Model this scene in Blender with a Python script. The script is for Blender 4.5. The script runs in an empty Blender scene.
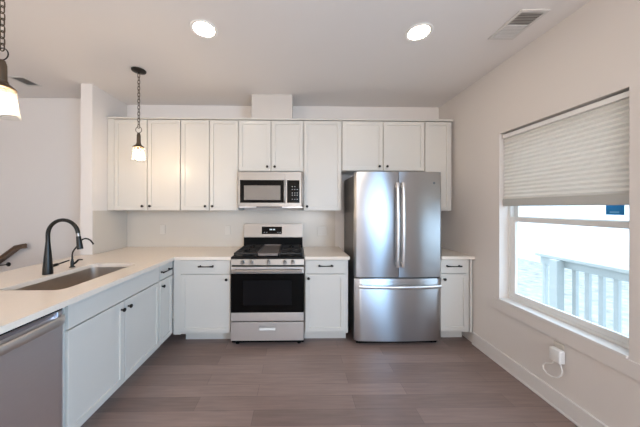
import bpy, bmesh, math, random
from mathutils import Vector, Matrix
random.seed(7)
PI = math.pi
scene = bpy.context.scene
col = scene.collection

# ------------------------------------------------------------------ camera
cam_data = bpy.data.cameras.new('camera')
cam_data.sensor_fit = 'HORIZONTAL'
cam_data.sensor_width = 36.0
cam_data.lens = 241.1 / 640 * 36.0
cam_data.shift_x = (320 - 301.08) / 640
cam_data.shift_y = -(213.5 - 207.83) / 640
cam_data.clip_start = 0.02
cam = bpy.data.objects.new('camera', cam_data)
col.objects.link(cam)
cam.location = (0, 0, 1.431)
cam.rotation_euler = (Matrix.Rotation(-0.0174, 4, 'Z') @ Matrix.Rotation(PI / 2, 4, 'X') @ Matrix.Rotation(0.0018, 4, 'Z')).to_euler()
scene.camera = cam

# ------------------------------------------------------------------ world, sun, daylight, ceiling fill, exposure
world = bpy.data.worlds.new('world')
scene.world = world
world.use_nodes = True
wn = world.node_tree
bg = wn.nodes['Background']
bg.inputs['Color'].default_value = (0.60, 0.80, 1.0, 1)
bg.inputs['Strength'].default_value = 4.2

sun_data = bpy.data.lights.new('sun', 'SUN')
sun_data.energy = 3.0
sun_data.angle = math.radians(1.0)
sun_data.color = (1.0, 0.96, 0.9)
sun = bpy.data.objects.new('sun', sun_data)
col.objects.link(sun)
sun.rotation_euler = Vector((0.12, -0.55, -0.83)).to_track_quat('-Z', 'Y').to_euler()


def area_light(name, loc, direction, sx, sy, watts, color):
    d = bpy.data.lights.new(name, 'AREA')
    d.shape = 'RECTANGLE'
    d.size, d.size_y = sx, sy
    d.energy = watts
    d.color = color
    o = bpy.data.objects.new(name, d)
    col.objects.link(o)
    o.location = loc
    o.rotation_euler = Vector(direction).to_track_quat('-Z', 'Y').to_euler()
    return o


# behind the camera: two added uplights filling the ceiling, then side window daylight
area_light('uplight_fill_door', (0.40, -3.5, 1.10), (0, 0.12, 0.99), 0.9, 1.2, 190, (1.0, 0.945, 0.90))
area_light('uplight_fill_window', (-2.85, -3.5, 1.3), (0, 0.12, 0.99), 1.1, 0.9, 95, (1.0, 0.94, 0.88))
area_light('daylight_side_window', (1.90, -1.1, 1.6), (-0.82, 0.28, -0.5), 1.5, 1.3, 96, (0.32, 0.63, 1.0))

scene.view_settings.view_transform = 'Standard'
scene.view_settings.look = 'None'
scene.view_settings.gamma = 1.0
scene.view_settings.use_curve_mapping = False
scene.view_settings.exposure = 0.16

DOWNLIGHT = 55.0
BULB = 150
WARM = (1.0, 0.75, 0.48, 1)


# ------------------------------------------------------------------ materials
def srgb(r, g, b):
    f = lambda c: (c / 255 / 12.92) if c / 255 <= 0.04045 else ((c / 255 + 0.055) / 1.055) ** 2.4
    return (f(r), f(g), f(b), 1)


def mat(name, color, rough=0.5, metal=0.0, var=0.03, scale=6.0, bump=0.0, bump_scale=120.0, spec=0.5,
        stretch=None, aniso=0.0, coat=0.0):
    m = bpy.data.materials.new(name)
    m.use_nodes = True
    nt = m.node_tree
    b = nt.nodes['Principled BSDF']
    b.inputs['Roughness'].default_value = rough
    b.inputs['Metallic'].default_value = metal
    b.inputs['Specular IOR Level'].default_value = spec
    b.inputs['Coat Weight'].default_value = coat
    tc = nt.nodes.new('ShaderNodeTexCoord')
    src = tc.outputs['Object']
    if stretch:
        mp = nt.nodes.new('ShaderNodeMapping')
        mp.inputs['Scale'].default_value = stretch
        nt.links.new(src, mp.inputs['Vector'])
        src = mp.outputs['Vector']
    n = nt.nodes.new('ShaderNodeTexNoise')
    n.inputs['Scale'].default_value = scale
    n.inputs['Detail'].default_value = 3
    nt.links.new(src, n.inputs['Vector'])
    mx = nt.nodes.new('ShaderNodeMix')
    mx.data_type = 'RGBA'
    lo = tuple(max(0, c * (1 - var)) for c in color[:3]) + (1,)
    hi = tuple(min(1, c * (1 + var)) for c in color[:3]) + (1,)
    mx.inputs['A'].default_value = lo
    mx.inputs['B'].default_value = hi
    nt.links.new(n.outputs['Fac'], mx.inputs['Factor'])
    nt.links.new(mx.outputs['Result'], b.inputs['Base Color'])
    if bump:
        n2 = nt.nodes.new('ShaderNodeTexNoise')
        n2.inputs['Scale'].default_value = bump_scale
        nt.links.new(src, n2.inputs['Vector'])
        bp = nt.nodes.new('ShaderNodeBump')
        bp.inputs['Strength'].default_value = bump
        bp.inputs['Distance'].default_value = 0.002
        nt.links.new(n2.outputs['Fac'], bp.inputs['Height'])
        nt.links.new(bp.outputs['Normal'], b.inputs['Normal'])
    if aniso:
        b.inputs['Anisotropic Rotation'].default_value = 0.25
        b.inputs['Anisotropic'].default_value = aniso
        tg = nt.nodes.new('ShaderNodeTangent')
        tg.direction_type = 'RADIAL'
        tg.axis = 'Z'
        nt.links.new(tg.outputs['Tangent'], b.inputs['Tangent'])
    return m


def emit_mat(name, color, strength):
    m = bpy.data.materials.new(name)
    m.use_nodes = True
    b = m.node_tree.nodes['Principled BSDF']
    b.inputs['Base Color'].default_value = (0.9, 0.9, 0.9, 1)
    b.inputs['Emission Color'].default_value = color
    b.inputs['Emission Strength'].default_value = strength
    return m


def glass_mat(name, tint, haze=0.0, gloss=1.0):
    m = bpy.data.materials.new(name)
    m.use_nodes = True
    nt = m.node_tree
    nt.nodes.remove(nt.nodes['Principled BSDF'])
    out = nt.nodes['Material Output']
    tr = nt.nodes.new('ShaderNodeBsdfTransparent')
    tr.inputs['Color'].default_value = tint
    gl = nt.nodes.new('ShaderNodeBsdfGlossy')
    gl.inputs['Roughness'].default_value = 0.02
    lw = nt.nodes.new('ShaderNodeLayerWeight')
    lw.inputs['Blend'].default_value = 0.5
    pw = nt.nodes.new('ShaderNodeMath')
    pw.operation = 'POWER'
    pw.inputs[1].default_value = 4.0
    nt.links.new(lw.outputs['Facing'], pw.inputs[0])
    ml = nt.nodes.new('ShaderNodeMath')
    ml.operation = 'MULTIPLY_ADD'
    ml.inputs[1].default_value = 0.5 * gloss
    ml.inputs[2].default_value = 0.03 * gloss
    nt.links.new(pw.outputs[0], ml.inputs[0])
    mx = nt.nodes.new('ShaderNodeMixShader')
    nt.links.new(ml.outputs[0], mx.inputs['Fac'])
    base = tr.outputs[0]
    if haze:
        tl = nt.nodes.new('ShaderNodeBsdfTranslucent')
        tl.inputs['Color'].default_value = (0.95, 0.95, 0.95, 1)
        m2 = nt.nodes.new('ShaderNodeMixShader')
        m2.inputs['Fac'].default_value = haze
        nt.links.new(tr.outputs[0], m2.inputs[1])
        nt.links.new(tl.outputs[0], m2.inputs[2])
        base = m2.outputs[0]
    nt.links.new(base, mx.inputs[1])
    nt.links.new(gl.outputs[0], mx.inputs[2])
    nt.links.new(mx.outputs[0], out.inputs['Surface'])
    return m


def floor_mat():
    m = bpy.data.materials.new('wood_plank_floor')
    m.use_nodes = True
    nt = m.node_tree
    b = nt.nodes['Principled BSDF']
    tc = nt.nodes.new('ShaderNodeTexCoord')
    mp = nt.nodes.new('ShaderNodeMapping')
    mp.inputs['Location'].default_value = (0.3, 0.040, 0)
    nt.links.new(tc.outputs['Object'], mp.inputs['Vector'])
    br = nt.nodes.new('ShaderNodeTexBrick')
    br.offset = 0.37
    br.inputs['Scale'].default_value = 1
    br.inputs['Brick Width'].default_value = 1.15
    br.inputs['Row Height'].default_value = 0.125
    br.inputs['Mortar Size'].default_value = 0.0012
    br.inputs['Mortar Smooth'].default_value = 0.3
    br.inputs['Color1'].default_value = srgb(143, 121, 112)
    br.inputs['Color2'].default_value = srgb(124, 104, 96)
    br.inputs['Mortar'].default_value = srgb(96, 82, 76)
    nt.links.new(mp.outputs['Vector'], br.inputs['Vector'])
    mp2 = nt.nodes.new('ShaderNodeMapping')
    mp2.inputs['Scale'].default_value = (1.6, 22, 1)
    nt.links.new(tc.outputs['Object'], mp2.inputs['Vector'])
    n = nt.nodes.new('ShaderNodeTexNoise')
    n.inputs['Scale'].default_value = 2.2
    n.inputs['Detail'].default_value = 6
    n.inputs['Distortion'].default_value = 0.6
    nt.links.new(mp2.outputs['Vector'], n.inputs['Vector'])
    rp = nt.nodes.new('ShaderNodeValToRGB')
    rp.color_ramp.elements[0].position = 0.3
    rp.color_ramp.elements[0].color = (0.86, 0.85, 0.84, 1)
    rp.color_ramp.elements[1].position = 0.7
    rp.color_ramp.elements[1].color = (1.07, 1.06, 1.05, 1)
    nt.links.new(n.outputs['Fac'], rp.inputs['Fac'])
    mx = nt.nodes.new('ShaderNodeMix')
    mx.data_type = 'RGBA'
    mx.blend_type = 'MULTIPLY'
    mx.inputs['Factor'].default_value = 1
    nt.links.new(br.outputs['Color'], mx.inputs['A'])
    nt.links.new(rp.outputs['Color'], mx.inputs['B'])
    nt.links.new(mx.outputs['Result'], b.inputs['Base Color'])
    b.inputs['Roughness'].default_value = 0.38
    bp = nt.nodes.new('ShaderNodeBump')
    bp.inputs['Strength'].default_value = 0.15
    bp.inputs['Distance'].default_value = 0.002
    nt.links.new(n.outputs['Fac'], bp.inputs['Height'])
    nt.links.new(bp.outputs['Normal'], b.inputs['Normal'])
    return m


def siding_mat():
    m = bpy.data.materials.new('lap_siding')
    m.use_nodes = True
    nt = m.node_tree
    b = nt.nodes['Principled BSDF']
    tc = nt.nodes.new('ShaderNodeTexCoord')
    br = nt.nodes.new('ShaderNodeTexBrick')
    mp = nt.nodes.new('ShaderNodeMapping')
    mp.inputs['Rotation'].default_value = (PI / 2, 0, 0)
    nt.links.new(tc.outputs['Object'], mp.inputs['Vector'])
    nt.links.new(mp.outputs['Vector'], br.inputs['Vector'])
    br.inputs['Scale'].default_value = 1
    br.inputs['Brick Width'].default_value = 60
    br.inputs['Row Height'].default_value = 0.2
    br.inputs['Mortar Size'].default_value = 0.008
    br.inputs['Color1'].default_value = (0.85, 0.86, 0.86, 1)
    br.inputs['Color2'].default_value = (0.85, 0.86, 0.86, 1)
    br.inputs['Mortar'].default_value = (0.62, 0.64, 0.66, 1)
    nt.links.new(br.outputs['Color'], b.inputs['Base Color'])
    b.inputs['Roughness'].default_value = 0.7
    return m


def fabric_mat():
    m = bpy.data.materials.new('shade_fabric')
    m.use_nodes = True
    nt = m.node_tree
    b = nt.nodes['Principled BSDF']
    b.inputs['Base Color'].default_value = srgb(238, 234, 228)
    b.inputs['Roughness'].default_value = 0.9
    n = nt.nodes.new('ShaderNodeTexNoise')
    n.inputs['Scale'].default_value = 300
    bp = nt.nodes.new('ShaderNodeBump')
    bp.inputs['Strength'].default_value = 0.1
    nt.links.new(n.outputs['Fac'], bp.inputs['Height'])
    nt.links.new(bp.outputs['Normal'], b.inputs['Normal'])
    tl = nt.nodes.new('ShaderNodeBsdfTranslucent')
    tl.inputs['Color'].default_value = srgb(240, 232, 222)
    mx = nt.nodes.new('ShaderNodeMixShader')
    mx.inputs['Fac'].default_value = 0.3
    nt.links.new(b.outputs[0], mx.inputs[1])
    nt.links.new(tl.outputs[0], mx.inputs[2])
    nt.links.new(mx.outputs[0], nt.nodes['Material Output'].inputs['Surface'])
    return m


M = {
    'wall': mat('greige_wall_paint', srgb(222, 214, 207), 0.75, var=0.012, scale=2, bump=0.06, bump_scale=220, spec=0.3),
    'ceiling': mat('ceiling_paint', srgb(232, 226, 221), 0.85, var=0.012, scale=2, bump=0.08, bump_scale=260, spec=0.2),
    'trim': mat('trim_paint', srgb(222, 216, 211), 0.45, var=0.01),
    'cabinet': mat('white_cabinet_paint', srgb(205, 199, 190), 0.32, var=0.008, spec=0.45),
    'inside': mat('cabinet_inside', srgb(150, 140, 130), 0.7),
    'counter': mat('quartz_counter', srgb(227, 213, 198), 0.22, var=0.025, scale=40),
    'splash': mat('white_backsplash', srgb(203, 193, 180), 0.25, var=0.012, scale=4),
    'steel': mat('brushed_stainless_steel', srgb(186, 187, 190), 0.30, 1.0, var=0.03, scale=3, stretch=(2, 2, 160), aniso=0.97),
    'steel_soft': mat('satin_stainless_steel', srgb(150, 145, 140), 0.38, 1.0, var=0.02),
    'steel_dark': mat('dark_stainless_steel', srgb(222, 220, 224), 0.40, 1.0, var=0.04, scale=3, stretch=(2, 2, 120), aniso=0.6),
    'sink': mat('sink_steel', srgb(194, 184, 174), 0.42, 1.0, var=0.05, scale=20),
    'side_grey': mat('appliance_side_grey', srgb(112, 108, 105), 0.45, 0.3, var=0.02),
    'black': mat('black_plastic', srgb(9, 8, 8), 0.5, spec=0.1),
    'black_glass': mat('black_glass', srgb(7, 6, 6), 0.10, spec=0.11),
    'oven_window': mat('oven_window_glass', srgb(15, 15, 17), 0.14, spec=0.15),
    'micro_window': mat('microwave_window_mesh', srgb(122, 114, 106), 0.35, 0.2),
    'iron': mat('cast_iron', srgb(34, 30, 28), 0.5, spec=0.4, bump=0.3, bump_scale=200),
    'enamel': mat('black_enamel', srgb(14, 12, 12), 0.3, spec=0.2),
    'griddle': mat('griddle_grey', srgb(128, 118, 114), 0.42, 0.5, var=0.05),
    'bronze': mat('oil_rubbed_bronze', srgb(42, 37, 33), 0.35, 0.7),
    'bronze_light': mat('aged_bronze', srgb(84, 70, 56), 0.45, 0.7),
    'faucet': mat('matte_black_metal', srgb(40, 39, 37), 0.30, 0.6),
    'white_plastic': mat('white_plastic', srgb(235, 231, 226), 0.4),
    'vinyl': mat('white_vinyl', srgb(228, 226, 222), 0.4),
    'vent_dark': mat('vent_cavity', srgb(92, 88, 84), 0.8),
    'vent_white': mat('vent_white_metal', srgb(216, 211, 205), 0.5),
    'rail_wood': mat('stained_oak', srgb(98, 74, 56), 0.4, var=0.18, scale=8, stretch=(2, 20, 20)),
    'deck_white': mat('white_painted_wood', srgb(176, 180, 178), 0.65, var=0.06, scale=14),
    'deck_floor': mat('weathered_deck_boards', srgb(176, 178, 178), 0.8, var=0.1, scale=4, stretch=(1, 12, 1)),
    'grass': mat('pale_ground', srgb(138, 139, 136), 0.9, var=0.85, scale=4),
    'sticker': mat('blue_sticker', srgb(28, 128, 186), 0.5, var=0.08, scale=25),
    'sticker_pale': mat('pale_blue_print', srgb(120, 185, 220), 0.5),
    'handle_steel': mat('bright_handle_steel', srgb(224, 220, 217), 0.34, 1.0, var=0.02),
    'steel_front': mat('stainless_front', srgb(212, 207, 202), 0.5, 1.0, var=0.02),
    'duct': mat('duct_cover_shaded', srgb(198, 189, 180), 0.6, var=0.01),  # wall paint darkened, putting the weaker light near the ceiling into the colour
    'plate': mat('outlet_plate_white', srgb(207, 198, 186), 0.35),
    'emblem': mat('emblem_grey', srgb(128, 134, 142), 0.35, 0.8),
    'print': mat('pale_print', srgb(170, 168, 165), 0.6),
    'floor': floor_mat(),
    'siding': siding_mat(),
    'fabric': fabric_mat(),
    'pane': glass_mat('window_pane', (0.97, 0.985, 0.99, 1)),
    'lamp_glass': glass_mat('clear_lamp_glass', (0.97, 0.97, 0.96, 1), haze=0.05),
    'lens': emit_mat('downlight_lens', (1.0, 0.86, 0.68, 1), DOWNLIGHT),
    'bulb': emit_mat('lit_bulb', WARM, BULB),
    'digits': emit_mat('display_digits', (0.55, 0.75, 0.75, 1), 0.5),
}


# ------------------------------------------------------------------ helpers
class MB:
    """collects shapes, links them as ONE mesh object"""
    def __init__(self):
        self.bm = bmesh.new()

    def box(self, x0, x1, y0, y1, z0, z1, bev=0.0, seg=1):
        t = bmesh.new()
        bmesh.ops.create_cube(t, size=1)
        for v in t.verts:
            v.co = Vector(((x0 + x1) / 2 + v.co.x * (x1 - x0), (y0 + y1) / 2 + v.co.y * (y1 - y0), (z0 + z1) / 2 + v.co.z * (z1 - z0)))
        if bev:
            bmesh.ops.bevel(t, geom=list(t.edges), offset=bev, segments=seg, affect='EDGES', profile=0.5)
        self._merge(t)
        return self

    def _merge(self, t):
        bmesh.ops.recalc_face_normals(t, faces=list(t.faces))
        me = bpy.data.meshes.new('tmp')
        t.to_mesh(me)
        t.free()
        self.bm.from_mesh(me)
        bpy.data.meshes.remove(me)

    def door(self, x0, x1, y0, y1, z0, z1, frame=0.057, deep=0.009):
        """shaker door whose front faces -y (front at y0)"""
        t = bmesh.new()
        bmesh.ops.create_cube(t, size=1)
        for v in t.verts:
            v.co = Vector(((x0 + x1) / 2 + v.co.x * (x1 - x0), (y0 + y1) / 2 + v.co.y * (y1 - y0), (z0 + z1) / 2 + v.co.z * (z1 - z0)))
        bmesh.ops.recalc_face_normals(t, faces=list(t.faces))
        f = [f for f in t.faces if f.normal.y < -0.9]
        r = bmesh.ops.inset_region(t, faces=f, thickness=frame, depth=0.0)
        r = bmesh.ops.inset_region(t, faces=f, thickness=0.003, depth=-deep)
        outer = [e for e in t.edges if all(abs(v.co.y - y0) < 1e-5 for v in e.verts) and
                 all(abs(v.co.x - x0) < 1e-5 or abs(v.co.x - x1) < 1e-5 or abs(v.co.z - z0) < 1e-5 or abs(v.co.z - z1) < 1e-5 for v in e.verts)
                 and len(e.link_faces) == 2 and abs(e.link_faces[0].normal.dot(e.link_faces[1].normal)) < 0.5]
        bmesh.ops.bevel(t, geom=outer, offset=0.0025, segments=2, affect='EDGES', profile=0.5)
        self._merge(t)
        return self

    def tube(self, pts, r, seg=12, cap=True):
        """round tube along a path; r a number or one radius per point"""
        pts = [Vector(p) for p in pts]
        rs = r if isinstance(r, (list, tuple)) else [r] * len(pts)
        t = bmesh.new()
        rings = []
        n_prev = None
        for i, p in enumerate(pts):
            if i == 0:
                d = pts[1] - pts[0]
            elif i == len(pts) - 1:
                d = pts[-1] - pts[-2]
            else:
                d = (pts[i + 1] - p).normalized() + (p - pts[i - 1]).normalized()
            d.normalize()
            if n_prev is None:
                a = Vector((0, 0, 1)) if abs(d.z) < 0.9 else Vector((1, 0, 0))
                n = d.cross(a).normalized()
            else:
                n = (n_prev - d * n_prev.dot(d)).normalized()
            n_prev = n
            b = d.cross(n)
            rings.append([t.verts.new(p + (n * math.cos(2 * PI * k / seg) + b * math.sin(2 * PI * k / seg)) * rs[i]) for k in range(seg)])
        for A, B in zip(rings, rings[1:]):
            for k in range(seg):
                t.faces.new((A[k], A[(k + 1) % seg], B[(k + 1) % seg], B[k]))
        if cap:
            t.faces.new(rings[0][::-1])
            t.faces.new(rings[-1])
        self._merge(t)
        return self

    def lathe(self, prof, c=(0, 0, 0), axis='Z', seg=28, closed=False):
        """profile of (radius, height) about an axis through c"""
        t = bmesh.new()
        rings = []
        for r, h in prof:
            ring = []
            for k in range(seg):
                a = 2 * PI * k / seg
                u, w = r * math.cos(a), r * math.sin(a)
                p = {'Z': (u, w, h), 'Y': (u, h, w), 'X': (h, u, w)}[axis]
                ring.append(t.verts.new(Vector(c) + Vector(p)))
            rings.append(ring)
        pairs = list(zip(rings, rings[1:]))
        if closed:
            pairs.append((rings[-1], rings[0]))
        for A, B in pairs:
            for k in range(seg):
                t.faces.new((A[k], A[(k + 1) % seg], B[(k + 1) % seg], B[k]))
        if not closed:
            t.faces.new(rings[0][::-1])
            t.faces.new(rings[-1])
        self._merge(t)
        return self

    def loft(self, loops):
        """closed loops joined in order, both ends filled"""
        t = bmesh.new()
        rings = [[t.verts.new(p) for p in lp] for lp in loops]
        n = len(rings[0])
        for A, B in zip(rings, rings[1:]):
            for k in range(n):
                t.faces.new((A[k], A[(k + 1) % n], B[(k + 1) % n], B[k]))
        t.faces.new(rings[0][::-1])
        t.faces.new(rings[-1])
        self._merge(t)
        return self

    def slab(self, outline, z0, z1, holes=()):
        """horizontal slab from a 2D outline with holes"""
        t = bmesh.new()
        edges = []
        for lp in [outline] + list(holes):
            vs = [t.verts.new((x, y, z0)) for x, y in lp]
            edges += [t.edges.new((vs[i], vs[(i + 1) % len(vs)])) for i in range(len(vs))]
        bmesh.ops.triangle_fill(t, use_beauty=True, use_dissolve=False, edges=edges)
        r = bmesh.ops.extrude_face_region(t, geom=list(t.faces))
        bmesh.ops.translate(t, verts=[v for v in r['geom'] if isinstance(v, bmesh.types.BMVert)], vec=(0, 0, z1 - z0))
        self._merge(t)
        return self

    def build(self, name, material, parent=None, off=(0, 0, 0), smooth=None):
        off = Vector(off)
        for v in self.bm.verts:
            v.co -= off
        me = bpy.data.meshes.new(name)
        self.bm.to_mesh(me)
        self.bm.free()
        me.materials.append(material)
        if smooth:
            for p in me.polygons:
                p.use_smooth = True
            me.set_sharp_from_angle(angle=math.radians(smooth))
        o = bpy.data.objects.new(name, me)
        col.objects.link(o)
        if parent is not None:
            o.parent = parent
        else:
            o.location = off
        return o


def tag(o, label, cat, group=None):
    o['label'] = label
    o['category'] = cat
    if group:
        o['group'] = group
    return o


def thing(name, label, cat, loc=(0, 0, 0), rz=0.0, group=None):
    o = bpy.data.objects.new(name, None)
    col.objects.link(o)
    o.location = loc
    o.rotation_euler = (0, 0, rz)
    o.empty_display_size = 0.1
    return tag(o, label, cat, group)


def struct(name, mb, m, parent=None, smooth=None):
    o = mb.build(name, m, parent, smooth=smooth)
    if parent is None:
        o['kind'] = 'structure'
    return o


def copy_tree(o, parent=None):
    c = o.copy()
    col.objects.link(c)
    if parent is not None:
        c.parent = parent
    for ch in list(o.children):
        copy_tree(ch, c)
    return c


def rrect(x0, x1, y0, y1, r, n=6):
    out = []
    for cx, cy, a0 in ((x1 - r, y1 - r, 0), (x0 + r, y1 - r, PI / 2), (x0 + r, y0 + r, PI), (x1 - r, y0 + r, 1.5 * PI)):
        for k in range(n + 1):
            a = a0 + PI / 2 * k / n
            out.append((cx + r * math.cos(a), cy + r * math.sin(a)))
    return out


def arc(c, r, a0, a1, n, u=(1, 0, 0), w=(0, 0, 1)):
    c, u, w = Vector(c), Vector(u), Vector(w)
    return [c + u * (r * math.cos(a0 + (a1 - a0) * k / n)) + w * (r * math.sin(a0 + (a1 - a0) * k / n)) for k in range(n + 1)]


# ------------------------------------------------------------------ the room
XR, YB, H = 1.866, 3.14, 2.754
XL, YF = -4.7, -3.6
WT = 0.15
YS = 2.975                                   # wall beside the stairs
WY0, WY1, WZ0, WZ1 = 1.322, 2.190, 0.600, 2.116   # kitchen window opening

struct('floor', MB().box(XL - WT, XR, YF - WT, YB + WT, -0.2, 0.0), M['floor'])
struct('ceiling', MB().box(XL - WT, XR + WT, YF - WT, YB + WT, H, H + 0.25), M['ceiling'])
struct('wall_back', MB().box(-2.31, XR + WT, YB, YB + WT, 0, H), M['wall'])
struct('wall_stair', MB().box(XL - WT, -2.312, YS, YB + WT, 0, H), M['wall'])
struct('wall_wing', MB().box(-2.31, -2.187, 2.615, YB, 0, H), M['wall'])
struct('wall_left', MB().box(XL - WT, XL, YF, YS, 0, H), M['wall'])
# wall_right with the kitchen window and a second window behind the camera
w = MB()
EY0, EY1, EZ0, EZ1 = -1.9, -0.3, 0.6, 2.2
for a in ((YF, EY0, 0, H), (EY0, EY1, 0, EZ0), (EY0, EY1, EZ1, H), (EY1, WY0, 0, H), (WY0, WY1, 0, WZ0), (WY0, WY1, WZ1, H), (WY1, YB, 0, H)):
    w.box(XR, XR + WT, *a)
struct('wall_right', w, M['wall'])
# wall_front, behind the camera, with the openings the daylight comes through
w = MB()
for a in ((XL, -3.4, 0, H), (-3.4, -2.3, 0, 1.0), (-3.4, -2.3, 2.0, H), (-2.3, -0.05, 0, H), (-0.05, 0.85, 2.1, H), (0.85, XR + WT, 0, H)):
    w.box(a[0], a[1], YF - WT, YF, a[2], a[3])
struct('wall_front', w, M['wall'])
struct('wall_peninsula', MB().box(-2.03, -1.91, 0.62, 2.614, 0, 0.893), M['wall'])

# baseboards
b = MB()
b.box(XR - 0.016, XR, YF + 0.01, 2.508, 0, 0.128, 0.003)
b.box(XR - 0.024, XR - 0.016, YF + 0.01, 2.508, 0, 0.018, 0.003)
struct('baseboard_right', b, M['trim'])
struct('baseboard_stair', MB().box(XL, -2.315, YS - 0.016, YS, 0, 0.128, 0.003), M['trim'])

# window stool and apron
struct('trim_2', MB().box(XR - 0.010, XR - 0.0005, 1.10, 2.262, 0.492, 0.5835, 0.001), M['wall'])
s = MB().box(XR - 0.012, XR + 0.09, WY0 + 0.002, WY1 - 0.002, 0.584, 0.603, 0.002)
struct('trim_1', s, M['trim'])

# window: vinyl frame, two sashes, panes
fx = XR + 0.085
f = MB()
f.box(fx, fx + 0.06, WY0, WY0 + 0.022, WZ0 + 0.004, WZ1)
f.box(fx, fx + 0.06, WY1 - 0.022, WY1, WZ0 + 0.004, WZ1)
f.box(fx, fx + 0.06, WY0 + 0.022, WY1 - 0.022, WZ0 + 0.004, WZ0 + 0.026)
f.box(fx, fx + 0.06, WY0 + 0.022, WY1 - 0.022, WZ1 - 0.03, WZ1)
win = struct('window_1', f, M['vinyl'])


def sash(name, x, z0, z1, th):
    y0, y1 = WY0 + 0.022, WY1 - 0.022
    g = MB()
    g.box(x, x + 0.025, y0, y0 + th, z0, z1, 0.002)
    g.box(x, x + 0.025, y1 - th, y1, z0, z1, 0.002)
    g.box(x, x + 0.025, y0 + th, y1 - th, z0, z0 + th, 0.002)
    g.box(x, x + 0.025, y0 + th, y1 - th, z1 - th, z1, 0.002)
    s_ = g.build(name, M['vinyl'], win)
    MB().box(x + 0.011, x + 0.014, y0 + th, y1 - th, z0 + th, z1 - th).build('pane', M['pane'], s_)
    return s_


sash('lower_sash', fx + 0.004, WZ0 + 0.026, 1.352, 0.042)
sash('upper_sash', fx + 0.031, 1.315, WZ1 - 0.03, 0.042)

# ------------------------------------------------------------------ outside the window
struct('ground', MB().box(-12, 30, -14, 34, -1.45, -1.25), M['grass'])
struct('deck', MB().box(XR + WT + 0.01, 3.42, -1.0, 3.40, -0.22, -0.06), M['deck_floor'])
nh = thing('neighbor_house', 'white house with lap siding across the yard outside the window', 'house', (14.5, 14.0, -1.25))
MB().box(12.0, 17.0, 2.0, 26.0, -1.25, 4.4).build('wall', M['siding'], nh, (14.5, 14.0, -1.25))
r_ = MB()
r_.loft([[(11.6, 1.6, 4.401), (17.4, 1.6, 4.401), (14.5, 1.6, 6.6)], [(11.6, 26.4, 4.401), (17.4, 26.4, 4.401), (14.5, 26.4, 6.6)]])
r_.build('roof', M['side_grey'], nh, (14.5, 14.0, -1.25))

RX = 3.14
dr = thing('deck_railing', 'white wooden deck railing with upright balusters outside the window', 'railing', (RX, 2.0, -0.06))
o = (RX, 2.0, -0.06)
MB().box(RX - 0.07, RX + 0.07, -0.9, 3.06, 0.825, 0.862, 0.004).build('top_rail', M['deck_white'], dr, o)
MB().box(RX - 0.019, RX + 0.019, -0.9, 3.04, 0.735, 0.824, 0.003).build('upper_rail', M['deck_white'], dr, o)
MB().box(RX - 0.019, RX + 0.019, -0.9, 3.04, 0.03, 0.12, 0.003).build('bottom_rail', M['deck_white'], dr, o)
for y in (2.80, 1.10, -0.80):
    MB().box(RX - 0.11, RX - 0.020, y - 0.045, y + 0.045, -0.06, 0.823, 0.003).build('post', M['deck_white'], dr, o)
for y in [3.03] + [2.695 - 0.12 * k for k in range(28)]:
    MB().box(RX + 0.020, RX + 0.058, y - 0.019, y + 0.019, 0.02, 0.823, 0.002).build('baluster', M['deck_white'], dr, o)

# ------------------------------------------------------------------ ceiling fittings
def downlight(x, y, label):
    t = thing('recessed_light', label, 'ceiling light', (x, y, H), 0, 'recessed ceiling lights')
    MB().lathe([(0.075, -0.001), (0.075, -0.004), (0.094, -0.006), (0.098, -0.001)], seg=36, closed=True).build('trim_ring', M['white_plastic'], t, smooth=50)
    MB().lathe([(0.073, -0.001), (0.0735, -0.003), (0.05, -0.0045), (0.01, -0.005)], seg=32).build('lens', M['lens'], t, smooth=60)


downlight(-0.69, 1.80, 'round lit recessed ceiling light nearer the hanging pendants')
downlight(0.915, 1.80, 'round lit recessed ceiling light nearer the ceiling vent with the dark grille')


def vent(name, label, x0, x1, y0, y1, split):
    cx, cy = (x0 + x1) / 2, (y0 + y1) / 2
    t = thing(name, label, 'vent', (cx, cy, H), 0, 'ceiling vents')
    off = (cx, cy, H)
    fw = 0.024
    f = MB()
    f.box(x0, x1, y0, y0 + fw, H - 0.008, H - 0.0005, 0.002)
    f.box(x0, x1, y1 - fw, y1, H - 0.008, H - 0.0005, 0.002)
    f.box(x0, x0 + fw, y0 + fw, y1 - fw, H - 0.008, H - 0.0005, 0.002)
    f.box(x1 - fw, x1, y0 + fw, y1 - fw, H - 0.008, H - 0.0005, 0.002)
    f.build('vent_frame', M['vent_white'], t, off)
    MB().box(x0 + fw, x1 - fw, y0 + fw, y1 - fw, H - 0.002, H - 0.0005).build('cavity', M['vent_dark'], t, off)
    # louvres lean one way in the near half and the other way in the far half
    n = 8
    for half in (0, 1):
        ya, yb = (y0 + fw, split) if half == 0 else (split, y1 - fw)
        lv = MB()
        k = max(3, int((yb - ya) / 0.0135))
        for i in range(k):
            yy = ya + (yb - ya) * (i + 0.5) / k
            wv = (yb - ya) / k
            if half == 1:
                p = [(yy - wv * 0.16, H - 0.0025), (yy + wv * 0.02, H - 0.009)]
            else:
                p = [(yy + wv * 0.5, H - 0.0025), (yy - wv * 0.5, H - 0.0085)]
            th = 0.0008
            lv.loft([[(x0 + fw, p[0][0] - th, p[0][1]), (x0 + fw, p[0][0] + th, p[0][1]), (x0 + fw, p[1][0] + th, p[1][1]), (x0 + fw, p[1][0] - th, p[1][1])],
                     [(x1 - fw, p[0][0] - th, p[0][1]), (x1 - fw, p[0][0] + th, p[0][1]), (x1 - fw, p[1][0] + th, p[1][1]), (x1 - fw, p[1][0] - th, p[1][1])]])
        lv.build('louvre_bank', M['vent_white'], t, off)
    return t


vent('ceiling_vent', 'white rectangular ceiling vent with dark grille beside the window wall', 1.487, 1.685, 1.572, 1.858, 1.705)
vent('ceiling_vent', 'small ceiling vent over the stairs behind the nearer pendant', -2.93, -2.765, 2.475, 2.675, 2.66)


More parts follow.
